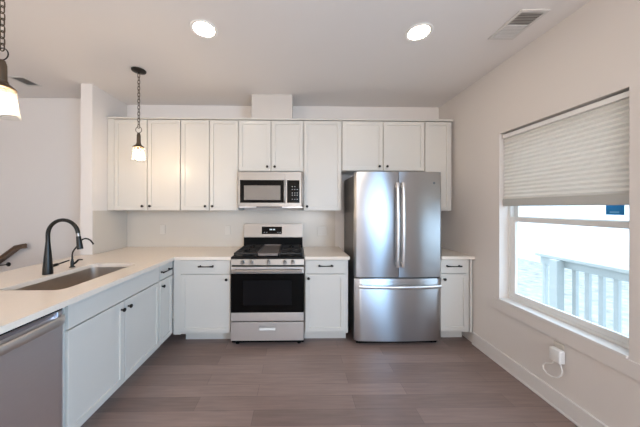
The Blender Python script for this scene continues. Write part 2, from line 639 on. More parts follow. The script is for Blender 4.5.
def pendant(x, y, label):
    t = thing('pendant_light', label, 'pendant light', (x, y, 1.874), 0, 'pendant lights over the peninsula')
    o = (0, 0, 1.874)
    MB().lathe([(0.052, H - 0.0005), (0.062, H - 0.004), (0.060, H - 0.014), (0.035, H - 0.022), (0.010, H - 0.026), (0.008, H - 0.034)], seg=32).build('canopy', M['bronze'], t, o, smooth=40)
    ch = MB()
    z, k = H - 0.036, 0
    L, wd, r = 0.038, 0.0098, 0.0028
    while z - L > 2.165:
        u = (1, 0, 0) if k % 2 == 0 else (0, 1, 0)
        hl = L / 2 - wd
        pts = arc((0, 0, z - wd), wd, 0, PI, 6, u) + arc((0, 0, z - L + wd), wd, PI, 2 * PI, 6, u)
        pts.append(pts[0])
        ch.tube(pts, r, 6, cap=False)
        z -= L - 0.0075
        k += 1
    ch.build('chain', M['bronze_light'], t, o, smooth=60)
    ring = arc((0, 0, (z + 0.0075 + 2.149) / 2), (z + 0.0075 - 2.149) / 2, 0, 2 * PI, 16)
    MB().tube(ring, 0.0026, 8, cap=False).build('hanging_loop', M['bronze'], t, o, smooth=60)
    MB().lathe([(0.006, 2.150), (0.011, 2.147), (0.014, 2.135), (0.0165, 2.125), (0.0175, 2.048), (0.021, 2.046), (0.022, 2.036), (0.035, 2.026), (0.048, 2.013), (0.050, 2.008), (0.046, 2.006)], seg=32).build('lamp_holder', M['bronze_light'], t, o, smooth=40)
    MB().lathe([(0.017, 2.006), (0.019, 2.004), (0.019, 1.975), (0.015, 1.970)], seg=20).build('socket', M['bronze_light'], t, o, smooth=40)
    MB().lathe([(0.045, 2.0055), (0.048, 1.995), (0.051, 1.955), (0.055, 1.915), (0.060, 1.885), (0.065, 1.874), (0.062, 1.875),
                (0.057, 1.886), (0.052, 1.915), (0.048, 1.955), (0.045, 1.995), (0.042, 2.0055)], seg=36, closed=True).build('glass_shade', M['lamp_glass'], t, o, smooth=60)
    MB().lathe([(0.010, 1.970), (0.014, 1.962), (0.022, 1.945), (0.030, 1.925), (0.030, 1.912), (0.023, 1.897), (0.010, 1.889), (0.003, 1.888)], seg=20).build('bulb', M['bulb'], t, o, smooth=70)


pendant(-1.522, 2.345, 'bronze pendant light on a long chain in front of the upper cabinets')
pendant(-1.437, 1.200, 'bronze pendant light with glass shade cut by the left picture edge')

# ------------------------------------------------------------------ cabinets
def knob(parent, x, y, z):
    """round knob standing out of a door front at y (towards -y)"""
    MB().lathe([(0.0065, 0), (0.0055, -0.010), (0.0095, -0.016), (0.0145, -0.021), (0.0150, -0.026), (0.011, -0.030), (0.004, -0.031)], (x, y, z), 'Y', 16).build('knob', M['bronze'], parent, smooth=50)


def pull(parent, x, y, z, half=0.064):
    p = MB()
    p.lathe([(0.010, 0), (0.009, -0.004), (0.006, -0.020), (0.0065, -0.026)], (x - half, y, z), 'Y', 14)
    p.lathe([(0.010, 0), (0.009, -0.004), (0.006, -0.020), (0.0065, -0.026)], (x + half, y, z), 'Y', 14)
    p.tube([(x - half - 0.013, y - 0.026, z), (x - half, y - 0.027, z), (x - half * 0.5, y - 0.031, z), (x, y - 0.033, z), (x + half * 0.5, y - 0.031, z), (x + half, y - 0.027, z), (x + half + 0.013, y - 0.026, z)],
           [0.0085, 0.0085, 0.0058, 0.0050, 0.0058, 0.0085, 0.0085], 12)
    p.build('pull_handle', M['bronze'], parent, smooth=50)


def carcass(mb, x0, x1, y0, y1, z0, z1):
    """cabinet box with a face frame at its front (y0)"""
    mb.box(x0, x1, y0, y1, z0, z1, 0.0015)
    return mb


UF = 2.810           # front of the upper doors
UB, UT = 1.397, 2.452


def upper(label, x0, x1, z0, doors, knobs, filler=None, end=None):
    """wall cabinet hung on the back wall; doors = list of (x0, x1); knobs = x of each knob"""
    cx = (x0 + x1) / 2
    t = thing('upper_cabinet', label, 'cabinet', (cx, YB, z0), 0, 'white upper cabinets')
    o = (cx, YB, z0)
    carcass(MB(), x0 + 0.0005, x1 - 0.0005, UF + 0.021, YB - 0.011, z0, UT).build('cabinet_body', M['cabinet'], t, o)
    for (a, b_), kx in zip(doors, knobs):
        d = MB().door(a, b_, UF, UF + 0.020, z0 + 0.004, UT - 0.008).build('door', M['cabinet'], t, o)
        kb = MB()
        kz = z0 + 0.050
        kb.lathe([(0.0065, 0), (0.0055, -0.010), (0.0095, -0.016), (0.0145, -0.021), (0.0150, -0.026), (0.011, -0.030), (0.004, -0.031)], (kx, UF, kz), 'Y', 16)
        kb.build('knob', M['bronze'], d, o, smooth=50)
    if filler:
        MB().box(filler[0], filler[1], UF + 0.004, UF + 0.030, z0, UT, 0.0015).build('filler_strip', M['cabinet'], t, o)
    return t


upper('tall two-door white upper cabinet at the left end, behind the pendant', -2.108, -1.346, UB, [(-2.102, -1.733), (-1.723, -1.353)], (-1.772, -1.687), filler=(-2.184, -2.1085))
upper('tall two-door white upper cabinet immediately left of the microwave', -1.346, -0.680, UB, [(-1.338, -1.020), (-1.009, -0.687)], (-1.056, -0.973))
upper('short two-door white upper cabinet directly over the microwave', -0.680, 0.076, 1.856, [(-0.673, -0.307), (-0.295, 0.068)], (-0.344, -0.258))
upper('single-door white upper cabinet between microwave and refrigerator', 0.076, 0.523, UB, [(0.084, 0.515)], (0.118,))
upper('short two-door white upper cabinet directly over the refrigerator', 0.523, 1.502, 1.866, [(0.531, 1.004), (1.016, 1.494)], (0.962, 1.053))
upper('single-door white upper cabinet at the right end against the window wall', 1.502, 1.835, UB, [(1.510, 1.805)], (1.545,))
cm = MB().box(-2.184, 1.838, UF - 0.012, YB - 0.011, UT + 0.0005, 2.472, 0.003)
tag(cm.build('crown_molding', M['cabinet'], off=(0, UF, 2.452)), 'flat white molding capping the whole row of upper cabinets', 'molding')
dc = MB().box(-0.530, -0.055, UF + 0.006, YB - 0.001, 2.4725, H - 0.0005, 0.002)
tag(dc.build('duct_cover', M['duct'], off=(-0.29, YB, 2.4725)), 'white boxed duct cover from the cabinet tops to the ceiling over the microwave', 'duct cover')

CT = 0.926           # counter top
CB = 0.894           # counter underside
KZ = 0.115


def base(label, loc, rz, w_, fronts, depth=0.59, kick=0.11, filler=None, top=CB - 0.0005, open_top=False):
    """base cabinet in its own frame: x 0..w_, front face of the body at y=0, body behind at +y, doors in front.
    fronts: ('drawer'|'panel'|'door', x0, x1, z0, z1, hardware x or None, hardware z)"""
    t = thing('base_cabinet', label, 'cabinet', loc, rz, 'white base cabinets')
    b_ = MB()
    if open_top:
        b_.loft([[(0.018, 0.018, KZ + 0.018), (w_ - 0.018, 0.018, KZ + 0.018), (w_ - 0.018, depth - 0.012, KZ + 0.018), (0.018, depth - 0.012, KZ + 0.018)],
                 [(0.018, 0.018, top), (w_ - 0.018, 0.018, top), (w_ - 0.018, depth - 0.012, top), (0.018, depth - 0.012, top)],
                 [(0.0005, 0, top), (w_ - 0.0005, 0, top), (w_ - 0.0005, depth, top), (0.0005, depth, top)],
                 [(0.0005, 0, KZ), (w_ - 0.0005, 0, KZ), (w_ - 0.0005, depth, KZ), (0.0005, depth, KZ)]])
    else:
        b_.box(0.0005, w_ - 0.0005, 0, depth, KZ, top, 0.0015)
    b_.build('cabinet_body', M['cabinet'], t)
    MB().box(0.0005, w_ - 0.0005, kick, kick + 0.016, 0.0005, KZ - 0.001).build('toe_kick', M['cabinet'], t)
    for kind, a, c, z0, z1, hx, hz in fronts:
        if kind == 'door':
            d = MB().door(a, c, -0.021, -0.001, z0, z1).build('door', M['cabinet'], t)
            knob(d, hx, -0.021, hz)
        else:
            d = MB().box(a, c, -0.021, -0.001, z0, z1, 0.0025, 2).build('drawer' if kind == 'drawer' else 'false_front', M['cabinet'], t)
            if hx is not None:
                pull(d, hx, -0.021, hz)
    if filler:
        MB().box(filler[0], filler[1], -0.012, -0.001, KZ, top, 0.001).build('filler_strip', M['cabinet'], t)
    return t


BF = 2.531           # face of the back-run bodies (doors stand 21 mm proud)
LF = -1.300          # face of the left-run bodies
ZD0, ZD1, ZW0, ZW1 = 0.140, 0.738, 0.747, 0.886

base('white base cabinet with one drawer and door, left of the range', (-1.205, BF, 0), 0, 0.528,
     [('drawer', 0.007, 0.516, ZW0, ZW1, 0.272, 0.826), ('door', 0.007, 0.516, ZD0, ZD1, 0.481, 0.690)], filler=(-0.072, 0.004))
base('white base cabinet with one drawer and door, between range and refrigerator', (0.082, BF, 0), 0, 0.458,
     [('drawer', 0.010, 0.420, ZW0, ZW1, 0.218, 0.829), ('door', 0.010, 0.420, ZD0, ZD1, 0.040, 0.700)])
base('narrow white base cabinet in the right corner beyond the refrigerator', (1.512, BF, 0), 0, 0.320,
     [('drawer', 0.003, 0.289, ZW0, ZW1, 0.133, 0.823), ('door', 0.003, 0.289, ZD0, ZD1, 0.036, 0.685)], filler=(0.3205, 0.346))
base('wide white sink base cabinet with two doors, under the sink', (LF, 1.360, 0), PI / 2, 0.920,
     [('panel', 0.012, 0.912, ZW0, ZW1, None, None), ('door', 0.012, 0.455, ZD0, ZD1, 0.421, 0.684), ('door', 0.464, 0.912, ZD0, ZD1, 0.492, 0.684)], open_top=True)
base('narrow white base cabinet with one drawer, between sink and inner corner', (LF, 2.281, 0), PI / 2, 0.237,
     [('drawer', 0.006, 0.227, ZW0, ZW1, 0.084, 0.820), ('door', 0.006, 0.227, ZD0, ZD1, 0.030, 0.684)])

# ------------------------------------------------------------------ countertops, backsplash
outline = [(-2.300, 0.60), (-1.2507, 0.60), (-1.2507, 2.487), (-0.676, 2.487), (-0.676, 3.131), (-2.180, 3.131), (-2.180, 2.610), (-2.300, 2.610)]
SX0, SX1, SY0, SY1 = -1.835, -1.435, 1.495, 2.205
hole = rrect(SX0, SX1, SY0, SY1, 0.055)
ct = MB().slab(outline, CB, CT, [hole]).build('countertop', M['counter'], off=(-1.7, 1.9, CB))
tag(ct, 'long L-shaped white countertop holding the sink', 'countertop', 'white countertops')
c2 = MB().box(0.080, 0.548, 2.487, 3.131, CB, CT, 0.002).build('countertop', M['counter'], off=(0.31, 2.8, CB))
tag(c2, 'short white countertop between range and refrigerator', 'countertop', 'white countertops')
c3 = MB().box(1.510, 1.864, 2.487, 3.138, CB, CT, 0.002).build('countertop', M['counter'], off=(1.68, 2.8, CB))
tag(c3, 'small white countertop in the right corner beyond the refrigerator', 'countertop', 'white countertops')
sp = MB().box(-2.177, 0.500, YB - 0.0085, YB - 0.0005, CT + 0.0008, UB - 0.001)
sp.box(-2.1865, -2.178, 2.618, YB - 0.0005, CT + 0.0008, UB - 0.001)
tag(sp.build('backsplash', M['splash'], off=(-1, YB, CT)), 'white wall panel between the countertop and the upper cabinets', 'backsplash')


def outlet(name, label, loc, rz, gangs, group=None, kind='duplex'):
    """cover plate in its own frame, facing -y"""
    t = thing(name, label, 'outlet', loc, rz, group)
    wd = 0.035 + 0.023 * (gangs - 1)
    MB().box(-wd, wd, -0.006, -0.0005, -0.058, 0.058, 0.002).build('cover_plate', M['plate'], t)
    for g in range(gangs):
        gx = (g - (gangs - 1) / 2) * 0.046
        MB().box(gx - 0.0165, gx + 0.0165, -0.008, -0.0062, -0.034, 0.034, 0.001).build('receptacle', M['plate'], t)
    return t


outlet('wall_outlet', 'white outlet on the backsplash under the left upper cabinets', (-1.721, YB - 0.0085, 1.15), 0, 1, 'backsplash outlets')
outlet('wall_outlet', 'white outlet on the backsplash just left of the range', (-0.890, YB - 0.0085, 1.14), 0, 1, 'backsplash outlets')
outlet('wall_outlet', 'white outlet on the backsplash just right of the range', (0.330, YB - 0.0085, 1.13), 0, 2, 'backsplash outlets')

# ------------------------------------------------------------------ sink and taps
sk = thing('sink', 'undermounted stainless steel sink sunk in the peninsula counter', 'sink', (-1.635, 1.85, 0.68))
o = (-1.635, 1.85, 0.68)
g = 0.006


def lp(d, z, r):
    return [(x, y, z) for x, y in rrect(SX0 - d, SX1 + d, SY0 - d, SY1 + d, r)]


MB().loft([lp(-0.012, 0.682, 0.05), lp(0.0075, 0.70, 0.062), lp(0.0075, 0.885, 0.062), lp(0.030, 0.886, 0.08), lp(0.030, CB - 0.0005, 0.08),
           lp(0.004, CB - 0.0005, 0.059), lp(0.003, 0.706, 0.058), lp(-0.020, 0.688, 0.042)]).build('basin', M['sink'], sk, o, smooth=50)
MB().lathe([(0.044, 0.6885), (0.046, 0.690), (0.040, 0.6915), (0.018, 0.690), (0.012, 0.693)], (-1.66, 1.85, 0), 'Z', 24).build('drain', M['steel_soft'], sk, o, smooth=40)

fx_, fy_ = -1.884, 1.858
fa = thing('faucet', 'tall black gooseneck kitchen faucet standing behind the sink', 'faucet', (fx_, fy_, CT))
o = (fx_, fy_, CT)
MB().lathe([(0.031, CT + 0.0003), (0.031, CT + 0.006), (0.030, CT + 0.03), (0.026, CT + 0.09), (0.020, CT + 0.17), (0.0145, CT + 0.235), (0.0135, CT + 0.25)], (fx_, fy_, 0), 'Z', 28).build('body', M['faucet'], fa, o, smooth=50)
zc = 1.223
ar = 0.1125
neck = [(fx_, fy_, 1.172)] + arc((fx_ + ar, fy_, zc), ar, PI, 0.035 * PI, 22)
MB().tube(neck, 0.0133, 16).build('spout', M['faucet'], fa, o, smooth=60)
e = neck[-1]
d_ = Vector((0.14, 0, -1)).normalized()
MB().tube([e + d_ * 0.0005, e + d_ * 0.022], 0.0128, 16).build('collar', M['steel_soft'], fa, o, smooth=60)
MB().tube([e + d_ * 0.0225, e + d_ * 0.03, e + d_ * 0.075, e + d_ * 0.112, e + d_ * 0.122], [0.0135, 0.0145, 0.0175, 0.0195, 0.0185], 18).build('spray_head', M['faucet'], fa, o, smooth=50)
MB().tube([(fx_, fy_ + 0.020, 0.979), (fx_, fy_ + 0.055, 0.981), (fx_, fy_ + 0.075, 0.983), (fx_, fy_ + 0.08, 0.984), (fx_, fy_ + 0.13, 0.989), (fx_, fy_ + 0.17, 0.993)],
          [0.0125, 0.0125, 0.0115, 0.0062, 0.0055, 0.005], 14).build('lever_handle', M['faucet'], fa, o, smooth=50)

px_, py_ = -1.897, 2.071
wt = thing('water_tap', 'small black gooseneck water tap behind the faucet', 'tap', (px_, py_, CT))
o = (px_, py_, CT)
MB().lathe([(0.021, CT + 0.0003), (0.021, CT + 0.004), (0.013, CT + 0.010), (0.012, CT + 0.045), (0.009, CT + 0.055), (0.007, CT + 0.07)], (px_, py_, 0), 'Z', 20).build('body', M['faucet'], wt, o, smooth=50)
path = [(px_, py_, 0.99), (px_, py_, 1.03), (px_ + 0.004, py_, 1.053), (px_ + 0.016, py_, 1.074), (px_ + 0.034, py_, 1.095), (px_ + 0.050, py_, 1.118),
        (px_ + 0.066, py_, 1.142), (px_ + 0.085, py_, 1.161), (px_ + 0.108, py_, 1.169), (px_ + 0.130, py_, 1.165), (px_ + 0.152, py_, 1.152), (px_ + 0.170, py_, 1.130), (px_ + 0.176, py_, 1.118)]
MB().tube(path, [0.006] * 12 + [0.007], 12).build('spout', M['faucet'], wt, o, smooth=60)
MB().tube([(px_ + 0.010, py_, 0.953), (px_ + 0.030, py_, 0.966), (px_ + 0.048, py_, 0.986), (px_ + 0.058, py_, 0.990), (px_ + 0.085, py_, 0.990)], [0.008, 0.009, 0.008, 0.0055, 0.005], 12).build('lever_handle', M['faucet'], wt, o, smooth=50)

# ------------------------------------------------------------------ dishwasher (front faces +x)
DY0, DY1 = 0.748, 1.346
dw = thing('dishwasher', 'stainless steel dishwasher with bar handle under the near peninsula counter', 'dishwasher', (LF, DY0, 0), PI / 2)
W = DY1 - DY0
MB().box(0.002, W - 0.002, 0.006, 0.575, 0.10, 0.884, 0.002).build('tub', M['black'], dw)
MB().box(0.006, W - 0.006, 0.06, 0.075, 0.001, 0.099).build('toe_kick', M['black'], dw)
d = MB()
d.box(0.004, W - 0.004, -0.022, 0.005, 0.115, 0.802, 0.003, 2)
d.box(0.004, 0.034, -0.022, 0.005, 0.803, 0.872, 0.002)
d.box(W - 0.034, W - 0.004, -0.022, 0.005, 0.803, 0.872, 0.002)
d.loft([[(0.034, -0.020, 0.803), (0.034, 0.005, 0.803), (0.034, 0.005, 0.872), (0.034, -0.016, 0.872), (0.034, 0.000, 0.845)],
        [(W - 0.034, -0.020, 0.803), (W - 0.034, 0.005, 0.803), (W - 0.034, 0.005, 0.872), (W - 0.034, -0.016, 0.872), (W - 0.034, 0.000, 0.845)]])
dd = d.build('door', M['steel_dark'], dw)
hb = MB()
sec = [(-0.008, -0.025), (0.004, -0.025), (0.010, -0.017), (0.010, 0.013), (0.004, 0.020), (-0.008, 0.020)]
hb.loft([[(x, yy - v, 0.829 + w_) for v, w_ in sec] for x, yy in ((0.010, -0.0305), (0.030, -0.042), (0.06, -0.047), (W / 2, -0.051), (W - 0.06, -0.047), (W - 0.030, -0.042), (W - 0.010, -0.0305))])
hb.build('handle', M['handle_steel'], dd, smooth=50)
MB().box(0.004, W - 0.004, -0.018, 0.02, 0.874, 0.8845).build('control_strip', M['black'], dw)

# ------------------------------------------------------------------ gas range
RX0, RX1 = -0.673, 0.075
RC = (RX0 + RX1) / 2
rg = thing('gas_range', 'stainless steel gas range with black oven door between the base cabinets', 'range', (RC, 2.8, 0))
o = (RC, 2.8, 0)
RY = 2.462
MB().box(RX0 + 0.002, RX1 - 0.002, RY + 0.045, 3.06, 0.035, 0.905).build('body', M['black'], rg, o)
for sx in (RX0 + 0.05, RX1 - 0.05):
    for sy in (RY + 0.10, 3.0):
        MB().lathe([(0.02, 0.0), (0.02, 0.012), (0.011, 0.014), (0.011, 0.034)], (sx, sy, 0), 'Z', 14).build('foot', M['black'], rg, o, smooth=40)
# cooktop: shallow tray with raised rim
ck = MB()
ck.loft([[(RX0, RY + 0.012, 0.9055), (RX1, RY + 0.012, 0.9055), (RX1, 3.055, 0.9055), (RX0, 3.055, 0.9055)],
         [(RX0, RY + 0.012, 0.925), (RX1, RY + 0.012, 0.925), (RX1, 3.055, 0.925), (RX0, 3.055, 0.925)],
         [(RX0 + 0.012, RY + 0.03, 0.930), (RX1 - 0.012, RY + 0.03, 0.930), (RX1 - 0.012, 3.045, 0.930), (RX0 + 0.012, 3.045, 0.930)],
         [(RX0 + 0.03, RY + 0.05, 0.922), (RX1 - 0.03, RY + 0.05, 0.922), (RX1 - 0.03, 3.03, 0.922), (RX0 + 0.03, 3.03, 0.922)]])
ck.build('cooktop', M['enamel'], rg, o)
for bx in (RC - 0.235, RC + 0.235):
    for by, br in ((2.63, 0.05), (2.90, 0.04)):
        bu = MB().lathe([(br + 0.012, 0.9225), (br + 0.010, 0.930), (br * 0.7, 0.933), (br * 0.7, 0.936), (br, 0.937), (br * 0.96, 0.944), (br * 0.5, 0.945)], (bx, by, 0), 'Z', 22)
        bu.build('burner', M['iron'], rg, o, smooth=40)
MB().lathe([(0.05, 0.9225), (0.05, 0.932), (0.03, 0.934)], (RC, 2.76, 0), 'Z', 22).build('burner', M['iron'], rg, o, smooth=40)
for gx0, gx1 in ((RX0 + 0.022, RC - 0.116), (RC + 0.116, RX1 - 0.022)):
    gr = MB()
    y0, y1 = 2.507, 3.035
    t_ = 0.0065
    for yy in (y0, (y0 + y1) / 2, y1):
        gr.box(gx0, gx1, yy - t_, yy + t_, 0.948, 0.966, 0.002)
    for xx in (gx0 + t_, gx1 - t_):
        gr.box(xx - t_, xx + t_, y0, y1, 0.948, 0.966, 0.002)
    gc = (gx0 + gx1) / 2
    for by in (2.63, 2.90):
        gr.box(gx0, gc - 0.03, by - 0.005, by + 0.005, 0.952, 0.967, 0.001)
        gr.box(gc + 0.03, gx1, by - 0.005, by + 0.005, 0.952, 0.967, 0.001)
        gr.box(gc - 0.005, gc + 0.005, by - 0.125, by - 0.03, 0.952, 0.967, 0.001)
        gr.box(gc - 0.005, gc + 0.005, by + 0.03, by + 0.125, 0.952, 0.967, 0.001)
    for xx in (gx0 + t_, gx1 - t_):
        for yy in (y0 + 0.012, y1 - 0.012):
            gr.box(xx - t_, xx + t_, yy - t_, yy + t_, 0.9305 if yy > y0 + 0.1 else 0.931, 0.95)
    gr.build('grate', M['iron'], rg, o)
gd = MB()
gx0, gx1, gy0, gy1 = RC - 0.110, RC + 0.110, 2.512, 3.03
gd.box(gx0, gx1, gy0, gy1, 0.950, 0.958, 0.002)
gd.box(gx0, gx0 + 0.010, gy0, gy1, 0.958, 0.970, 0.002)
gd.box(gx1 - 0.010, gx1, gy0, gy1, 0.958, 0.970, 0.002)
gd.box(gx0, gx1, gy1 - 0.010, gy1, 0.958, 0.972, 0.002)
gd.box(gx0 + 0.01, gx1 - 0.01, gy0, gy0 + 0.06, 0.9305, 0.950, 0.003)
gd.box(gx0 + 0.01, gx1 - 0.01, gy1 - 0.04, gy1 - 0.02, 0.9305, 0.950, 0.003)
gd.build('griddle', M['griddle'], rg, o)['label'] = 'grey griddle plate'
# control panel, leaning back a little
cp = MB()
cp.loft([[(RX0, RY, 0.848), (RX0, RY + 0.045, 0.848), (RX0, RY + 0.045, 0.9045), (RX0, RY + 0.010, 0.9045)],
         [(RX1, RY, 0.848), (RX1, RY + 0.045, 0.848), (RX1, RY + 0.045, 0.9045), (RX1, RY + 0.010, 0.9045)]])
cpo = cp.build('control_panel', M['steel_soft'], rg, o)
cpo['label'] = 'stainless control panel'
for kx in (-0.552, -0.463, -0.290, -0.124, -0.041):
    k_ = MB().lathe([(0.021, 0.004), (0.021, -0.004), (0.0175, -0.006), (0.0165, -0.026), (0.014, -0.030), (0.004, -0.031)], (kx, RY + 0.001, 0.877), 'Y', 20)
    k_.box(kx - 0.0035, kx + 0.0035, RY - 0.036, RY - 0.02, 0.863, 0.891, 0.001)
    k_.build('control_knob', M['steel_soft'], rg, o, smooth=40)
# oven door
od = MB()
od.box(RX0 + 0.003, RX1 - 0.003, RY, RY + 0.044, 0.762, 0.828, 0.003, 2)
od.box(RX0 + 0.003, RX1 - 0.003, RY, RY + 0.044, 0.277, 0.361, 0.003, 2)
od.box(RX0 + 0.004, RX1 - 0.004, RY + 0.036, RY + 0.0435, 0.355, 0.768)
odo = od.build('oven_door', M['steel_front'], rg, o)
MB().box(RX0 + 0.003, RX1 - 0.003, RY + 0.001, RY + 0.0355, 0.3615, 0.7615, 0.002).build('door_glass', M['black_glass'], odo, o)
MB().box(RX0 + 0.125, RX1 - 0.125, RY - 0.0005, RY + 0.0008, 0.440, 0.690).build('oven_window', M['oven_window'], odo, o)
hd = MB()
hd.tube([(RX0 + 0.02, RY - 0.045, 0.798), (RX1 - 0.02, RY - 0.045, 0.798)], 0.0155, 16)
for hx in (RX0 + 0.055, RX1 - 0.055):
    hd.box(hx - 0.012, hx + 0.012, RY - 0.04, RY - 0.0003, 0.788, 0.808, 0.002)
hd.build('handle', M['steel_soft'], odo, o, smooth=40)
# storage drawer with a recessed grip
dz0, dz1 = 0.078, 0.266
hx0, hx1, hz0, hz1 = RC - 0.085, RC + 0.085, 0.180, 0.226
dr_ = MB()
dr_.box(RX0 + 0.003, hx0, RY, RY + 0.044, dz0, dz1, 0.001)
dr_.box(hx1, RX1 - 0.003, RY, RY + 0.044, dz0, dz1, 0.001)
dr_.box(hx0, hx1, RY, RY + 0.044, dz0, hz0, 0.001)
dr_.box(hx0, hx1, RY, RY + 0.044, hz1, dz1, 0.001)
dr_.box(hx0, hx1, RY + 0.030, RY + 0.044, hz0, hz1)
dro = dr_.build('drawer', M['steel_front'], rg, o)
MB().loft([[(hx0 + 0.004, RY - 0.001, 0.183), (hx0 + 0.004, RY + 0.02, 0.183), (hx0 + 0.004, RY + 0.012, 0.205), (hx0 + 0.004, RY - 0.001, 0.205)],
           [(hx1 - 0.004, RY - 0.001, 0.183), (hx1 - 0.004, RY + 0.02, 0.183), (hx1 - 0.004, RY + 0.012, 0.205), (hx1 - 0.004, RY - 0.001, 0.205)]]).build('grip', M['white_plastic'], dro, o)
# backguard
bk = MB()
bk.loft([[(RX0 + 0.002, 3.066, 0.926), (RX0 + 0.002, 3.118, 0.926), (RX0 + 0.002, 3.118, 1.225), (RX0 + 0.002, 3.085, 1.225), (RX0 + 0.002, 3.062, 1.060), (RX0 + 0.002, 3.066, 1.056)],
         [(RX1 - 0.002, 3.066, 0.926), (RX1 - 0.002, 3.118, 0.926), (RX1 - 0.002, 3.118, 1.225), (RX1 - 0.002, 3.085, 1.225), (RX1 - 0.002, 3.062, 1.060), (RX1 - 0.002, 3.066, 1.056)]])
bko = bk.build('backguard', M['steel_soft'], rg, o)
MB().box(RX0 + 0.003, RX1 - 0.003, 3.058, 3.0655, 0.926, 1.055, 0.001).build('vent_trim', M['black'], bko, o)


def lean(z):
    return 3.062 + (z - 1.060) / (1.225 - 1.060) * 0.023


MB().loft([[(-0.445, lean(1.098) - 0.003, 1.098), (-0.190, lean(1.098) - 0.003, 1.098), (-0.190, lean(1.098), 1.098), (-0.445, lean(1.098), 1.098)],
           [(-0.445, lean(1.190) - 0.003, 1.190), (-0.190, lean(1.190) - 0.003, 1.190), (-0.190, lean(1.190), 1.190), (-0.445, lean(1.190), 1.190)]]).build('display', M['black_glass'], bko, o)
dg = MB()
for sx in (-0.345, -0.328, -0.305, -0.288):
    dg.box(sx, sx + 0.010, lean(1.155) - 0.0045, lean(1.155) - 0.0025, 1.146, 1.163)
dg.build('clock_digits', M['digits'], bko, o)
for sx in (-0.42, -0.39, -0.25, -0.22):
    MB().box(sx, sx + 0.016, lean(1.12) - 0.0040, lean(1.12) - 0.0025, 1.115, 1.122).build('button', M['print'], bko, o)

# ------------------------------------------------------------------ microwave
MX0, MX1, MZ0, MZ1 = -0.666, 0.074, 1.428, 1.842
MY = 2.744
mw = thing('microwave', 'stainless steel over-the-range microwave hung under the short cabinet', 'microwave', (RC, 2.93, MZ0))
o = (RC, 2.93, MZ0)
MB().box(MX0 + 0.002, MX1 - 0.002, MY + 0.022, YB - 0.012, MZ0 + 0.004, MZ1 - 0.001, 0.002).build('body', M['side_grey'], mw, o)
# door with a window opening
wx0, wx1, wz0, wz1 = -0.645, -0.150, 1.488, 1.745
dm = MB()
px1 = -0.128
dm.box(MX0, px1, MY, MY + 0.021, wz1, MZ1 - 0.002, 0.001)
dm.box(MX0, px1, MY, MY + 0.021, MZ0 + 0.016, wz0, 0.001)
dm.box(MX0, wx0, MY, MY + 0.021, wz0, wz1)
dm.box(wx1, px1, MY, MY + 0.021, wz0, wz1)
dmo = dm.build('door', M['steel_soft'], mw, o)
MB().box(wx0, wx1, MY + 0.001, MY + 0.02, wz0, wz1).build('window_frame', M['black_glass'], dmo, o)
MB().box(-0.600, -0.188, MY - 0.0002, MY + 0.0009, 1.520, 1.684).build('window_screen', M['micro_window'], dmo, o)
hm = MB()
hm.tube([(-0.139, MY - 0.001, 1.492), (-0.139, MY - 0.022, 1.502), (-0.139, MY - 0.026, 1.52), (-0.139, MY - 0.026, 1.716), (-0.139, MY - 0.022, 1.732), (-0.139, MY - 0.001, 1.742)], 0.0085, 12)
hm.build('handle', M['steel_soft'], dmo, o, smooth=60)
pn = MB()
pn.box(px1 + 0.0008, MX1, MY, MY + 0.021, wz1, MZ1 - 0.002, 0.001)
pn.box(px1 + 0.0008, MX1, MY, MY + 0.021, MZ0 + 0.016, wz0, 0.001)
pn.box(px1 + 0.0008, -0.112, MY, MY + 0.021, wz0, wz1)
pn.box(0.030, MX1, MY, MY + 0.021, wz0, wz1)
pno = pn.build('control_panel', M['steel_soft'], mw, o)
MB().box(-0.112, 0.030, MY + 0.001, MY + 0.02, wz0, wz1).build('keypad', M['black_glass'], pno, o)
for r0, zz in enumerate((1.672, 1.640, 1.600, 1.575, 1.528)):
    for cxx in (-0.052, -0.024, 0.004):
        if r0 == 0 and cxx > 0:
            continue
        MB().box(cxx - 0.006, cxx + 0.006, MY - 0.0002, MY + 0.0009, zz - 0.004, zz + 0.004).build('button', M['print'], pno, o)
sg = MB().tube([(0.062, MY - 0.002, MZ0 + 0.020), (0.062, MY - 0.012, MZ0 + 0.05), (0.062, MY - 0.014, 1.63), (0.062, MY - 0.012, MZ1 - 0.04), (0.062, MY - 0.002, MZ1 - 0.008)], 0.010, 12)
sg.build('side_trim', M['steel_soft'], pno, o, smooth=60)
MB().box(MX0 + 0.01, MX1 - 0.01, MY + 0.003, MY + 0.021, MZ0 + 0.004, MZ0 + 0.0155).build('vent_lip', M['steel_dark'], mw, o)
MB().box(-0.46, -0.17, MY - 0.001, MY + 0.012, MZ0 + 0.006, MZ0 + 0.0155).build('grease_vent', M['black'], mw, o)

# ------------------------------------------------------------------ refrigerator
FX0, FX1 = 0.597, 1.508
FC = (FX0 + FX1) / 2
FY = 2.462
fr_ = thing('refrigerator', 'stainless steel french door refrigerator with bottom freezer drawer', 'refrigerator', (FC, 2.8, 0))
o = (FC, 2.8, 0)
MB().box(FX0 + 0.012, FX1 - 0.014, FY + 0.075, 3.09, 0.055, 1.782, 0.004).build('case', M['side_grey'], fr_, o)
MB().box(FX0 + 0.03, FX1 - 0.03, FY + 0.06, FY + 0.16, 0.012, 0.054).build('base_grille', M['black'], fr_, o)
for sx in (FX0 + 0.07, FX1 - 0.07):
    for sy in (FY + 0.10, 3.02):
        MB().lathe([(0.022, 0), (0.022, 0.011), (0.012, 0.012), (0.012, 0.054)], (sx, sy, 0), 'Z', 14).build('foot', M['black'], fr_, o, smooth=40)
for sx in (FX0 + 0.06, FX1 - 0.06):
    MB().box(sx - 0.035, sx + 0.035, FY + 0.02, FY + 0.12, 1.7825, 1.800, 0.004).build('hinge_cover', M['side_grey'], fr_, o)


